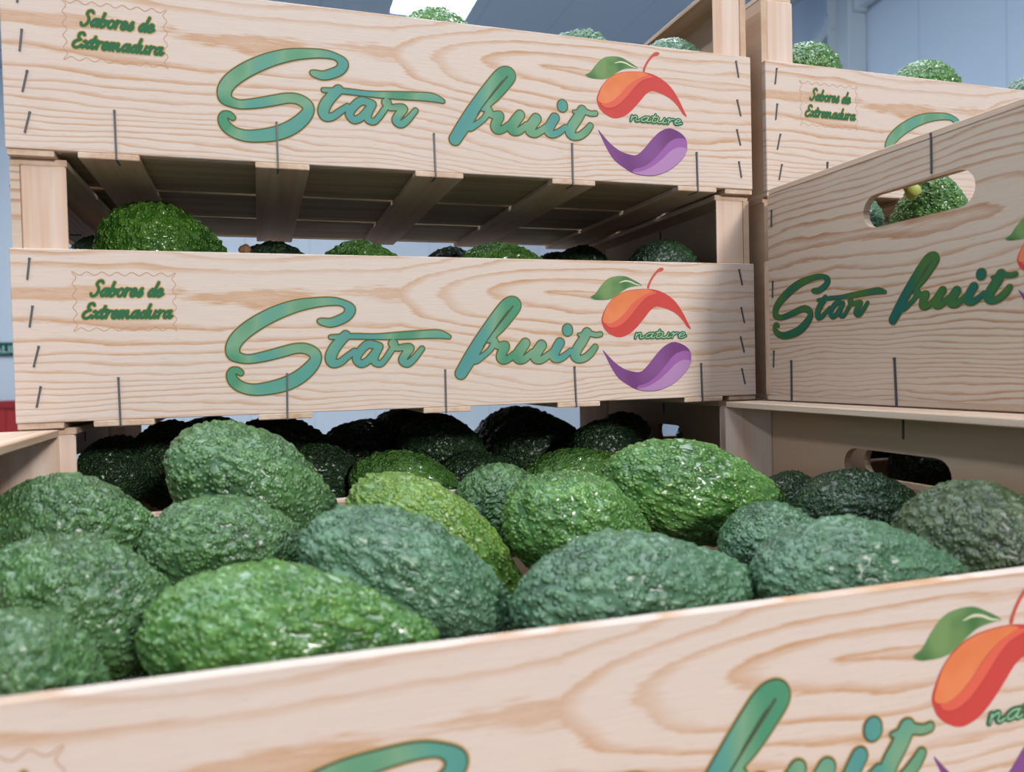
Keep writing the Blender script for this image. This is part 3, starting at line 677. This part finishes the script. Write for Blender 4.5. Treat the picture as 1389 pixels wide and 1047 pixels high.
# ------------------------------------------------------------------ the warehouse
def wall_mat(name, rgb, rgb2, seam=1.1, axis=0):
    M = Mat(name, 0.55, 0.25)
    o = M.sep(M.obj()); f = M.math('FRACT', M.math('MULTIPLY', o[axis], 1 / seam))
    ln = M.ramp(f, [(0.0, (1,1,1,1)), (0.012, (1,1,1,1)), (0.02, (0,0,0,1))])
    n = M.noise(M.obj(), 0.7, 3)
    return M.color(M.mix(M.math('MULTIPLY', ln, 0.35), M.mix(n, rgb, rgb2), tuple(c * 0.5 for c in rgb[:3]) + (1,)))
W_BLUE = wall_mat('insulated_wall_panel', lin(205, 215, 228), lin(214, 222, 233), 1.1, 0)
W_BLUEY = wall_mat('insulated_wall_panel_side', lin(186, 203, 222), lin(196, 211, 228), 1.1, 1)
W_CEIL = wall_mat('ceiling_panel', lin(190, 204, 220), lin(198, 211, 225), 1.1, 0)
W_FLR = flat_mat('warehouse_concrete', lin(112, 112, 112), 0.5, 0.4, vary=0.15, vscale=2)
W_STEEL = flat_mat('painted_steel', lin(196, 206, 216), 0.45, 0.4)
ZF, ZC = -1.25, 5.2
def slab(name, dims, mat): return structure(link(name, box_mesh(name, dims, mat)))
slab('floor', (-9, 9, -9.5, 14.2, ZF - .1, ZF), W_FLR)
slab('wall_back', (-9, 9, 14, 14.2, ZF, ZC), W_BLUE)
slab('wall_right', (7.5, 7.7, -9.5, 14, ZF, ZC), W_BLUEY)
slab('wall_left', (-9.2, -9, -9.5, 14, ZF, ZC), W_BLUEY)
# ceiling built as strips so that the roof lights are real openings
SK = [(-5.6, -4.6), (-1.6, -0.6), (2.06, 3.12)]
M_SKY = bpy.data.materials.new('rooflight_glow'); M_SKY.use_nodes = True
_b = M_SKY.node_tree.nodes['Principled BSDF']
_b.inputs['Base Color'].default_value = (0.9, 0.94, 1, 1); _b.inputs['Emission Color'].default_value = (0.86, 0.94, 1, 1); _b.inputs['Emission Strength'].default_value = 10.5
edges = [-9.0] + [v for a in SK for v in a] + [9.0]
bm = bmesh.new()
for k in range(0, len(edges), 2): add_box(bm, edges[k], edges[k+1], -9.5, 14, ZC, ZC + .12)
for a, b in SK: add_box(bm, a, b, 10.45, 14, ZC, ZC + .12); add_box(bm, a, b, -9.5, -5.0, ZC, ZC + .12)
structure(link('ceiling', mesh_from('ceiling', bm, W_CEIL)))
for i, (a, b) in enumerate(SK): slab('window_%d' % (i + 1), (a, b, -5.0, 10.45, ZC + .05, ZC + .08), M_SKY)

col = empty('steel_column', (7.36, 7.6, ZF)); tag(col, 'pale grey steel column standing against the right wall behind the upper right crate', 'column')
link('web', box_mesh('web', (-.02, .02, -.16, .16, 0.02, ZC - ZF), W_STEEL), col)
link('flange', box_mesh('flange', (-.13, .13, -.19, -.16, 0.02, ZC - ZF), W_STEEL), col)
link('flange', box_mesh('flange', (-.13, .13, .16, .19, 0.02, ZC - ZF), W_STEEL), col)
link('base_plate', box_mesh('base_plate', (-.13, .13, -.22, .22, 0, .02), W_STEEL), col)
def beam(name, a, b, w, lab, cat):
    a, b = Vector(a), Vector(b); d = b - a
    bm = bmesh.new(); add_box(bm, -w/2, w/2, -w/2, w/2, 0, d.length)
    add_box(bm, -w * .8, w * .8, -w * .8, w * .8, 0, .03); add_box(bm, -w * .8, w * .8, -w * .8, w * .8, d.length - .03, d.length)
    o = link(name, mesh_from(name, bm, W_STEEL)); o.location = a; o.rotation_euler = d.to_track_quat('Z', 'Y').to_euler()
    return tag(o, lab, cat)
beam('wall_brace', (7.38, 9.6, 3.55), (7.38, 7.8, 4.55), .16, 'diagonal steel brace rising to the column from the left', 'brace')
beam('wall_brace', (7.38, 7.4, 4.60), (7.38, 5.2, 4.75), .12, 'steel brace leaving the column top towards the right', 'brace')

# exit sign and red bin far behind on the left
sg = empty('exit_sign', (-3.66, 13.97, 0.58)); tag(sg, 'small dark green exit sign on the far wall at the left edge', 'sign')
link('board', box_mesh('board', (-.30, .30, -.02, .02, 0, .22), flat_mat('sign_green', lin(18, 84, 78), 0.5), .004), sg)
tc = bpy.data.curves.new('sign_text', 'FONT'); tc.body = 'SALIDA'; tc.size = 0.17; tc.align_x = 'CENTER'; tc.extrude = 0.001
tc.materials.append(flat_mat('sign_white', lin(200, 224, 220), 0.5))
to = bpy.data.objects.new('lettering', tc); COL.objects.link(to); bpy.context.view_layer.update()
tm = bpy.data.meshes.new_from_object(to); bpy.data.objects.remove(to)
to = link('lettering', tm, sg); to.location = (0, -.0225, .05); to.rotation_euler = (math.pi / 2, 0, 0)
bn = empty('plastic_bin', (-3.75, 13.3, ZF)); tag(bn, 'red plastic bin standing on the far floor at the left edge', 'bin')
M_RED = flat_mat('red_plastic', lin(168, 44, 46), 0.45, 0.4)
bm = bmesh.new(); W = .55
for d in ((-W, W, -.35, -.31, .05, 1.12), (-W, W, .31, .35, .05, 1.12), (-W, -W + .04, -.31, .31, .05, 1.12), (W - .04, W, -.31, .31, .05, 1.12), (-W, W, -.35, .35, 0, .05)): add_box(bm, *d)
link('body', mesh_from('body', bm, M_RED), bn)
for k in range(5): link('rib', box_mesh('rib', (-W + .1 + k * .225, -W + .16 + k * .225, -.375, -.345, .05, 1.0), M_RED), bn)
link('rim', box_mesh('rim', (-W - .03, W + .03, -.385, -.345, 1.02, 1.12), flat_mat('red_plastic_rim', lin(150, 36, 40), 0.45, 0.4)), bn)
link('grip_slot_shade', box_mesh('grip_slot_shade', (-.12, .12, -.389, -.385, 1.045, 1.09), flat_mat('slot_shade_red', lin(60, 14, 18), 0.6)), bn)  # dark plate; shade of a grip opening put into its colour

# the table that carries the crates
tb = empty('wooden_table', (0.47, 0.0, ZF)); tag(tb, 'plain wooden table carrying the crates, below the picture', 'table')
W_TAB = plain_wood('table_wood', lin(170, 140, 110), lin(140, 108, 80), 'x', 0.3)
tz = -0.0037 - ZF
link('table_top', box_mesh('table_top', (-.62, .70, -.42, .42, tz - .05, tz), W_TAB, .003), tb)
for x in (-.56, .58):
    for y in (-.36, .30): link('leg', box_mesh('leg', (x, x + .06, y, y + .06, 0, tz - .05), W_TAB, .002), tb)
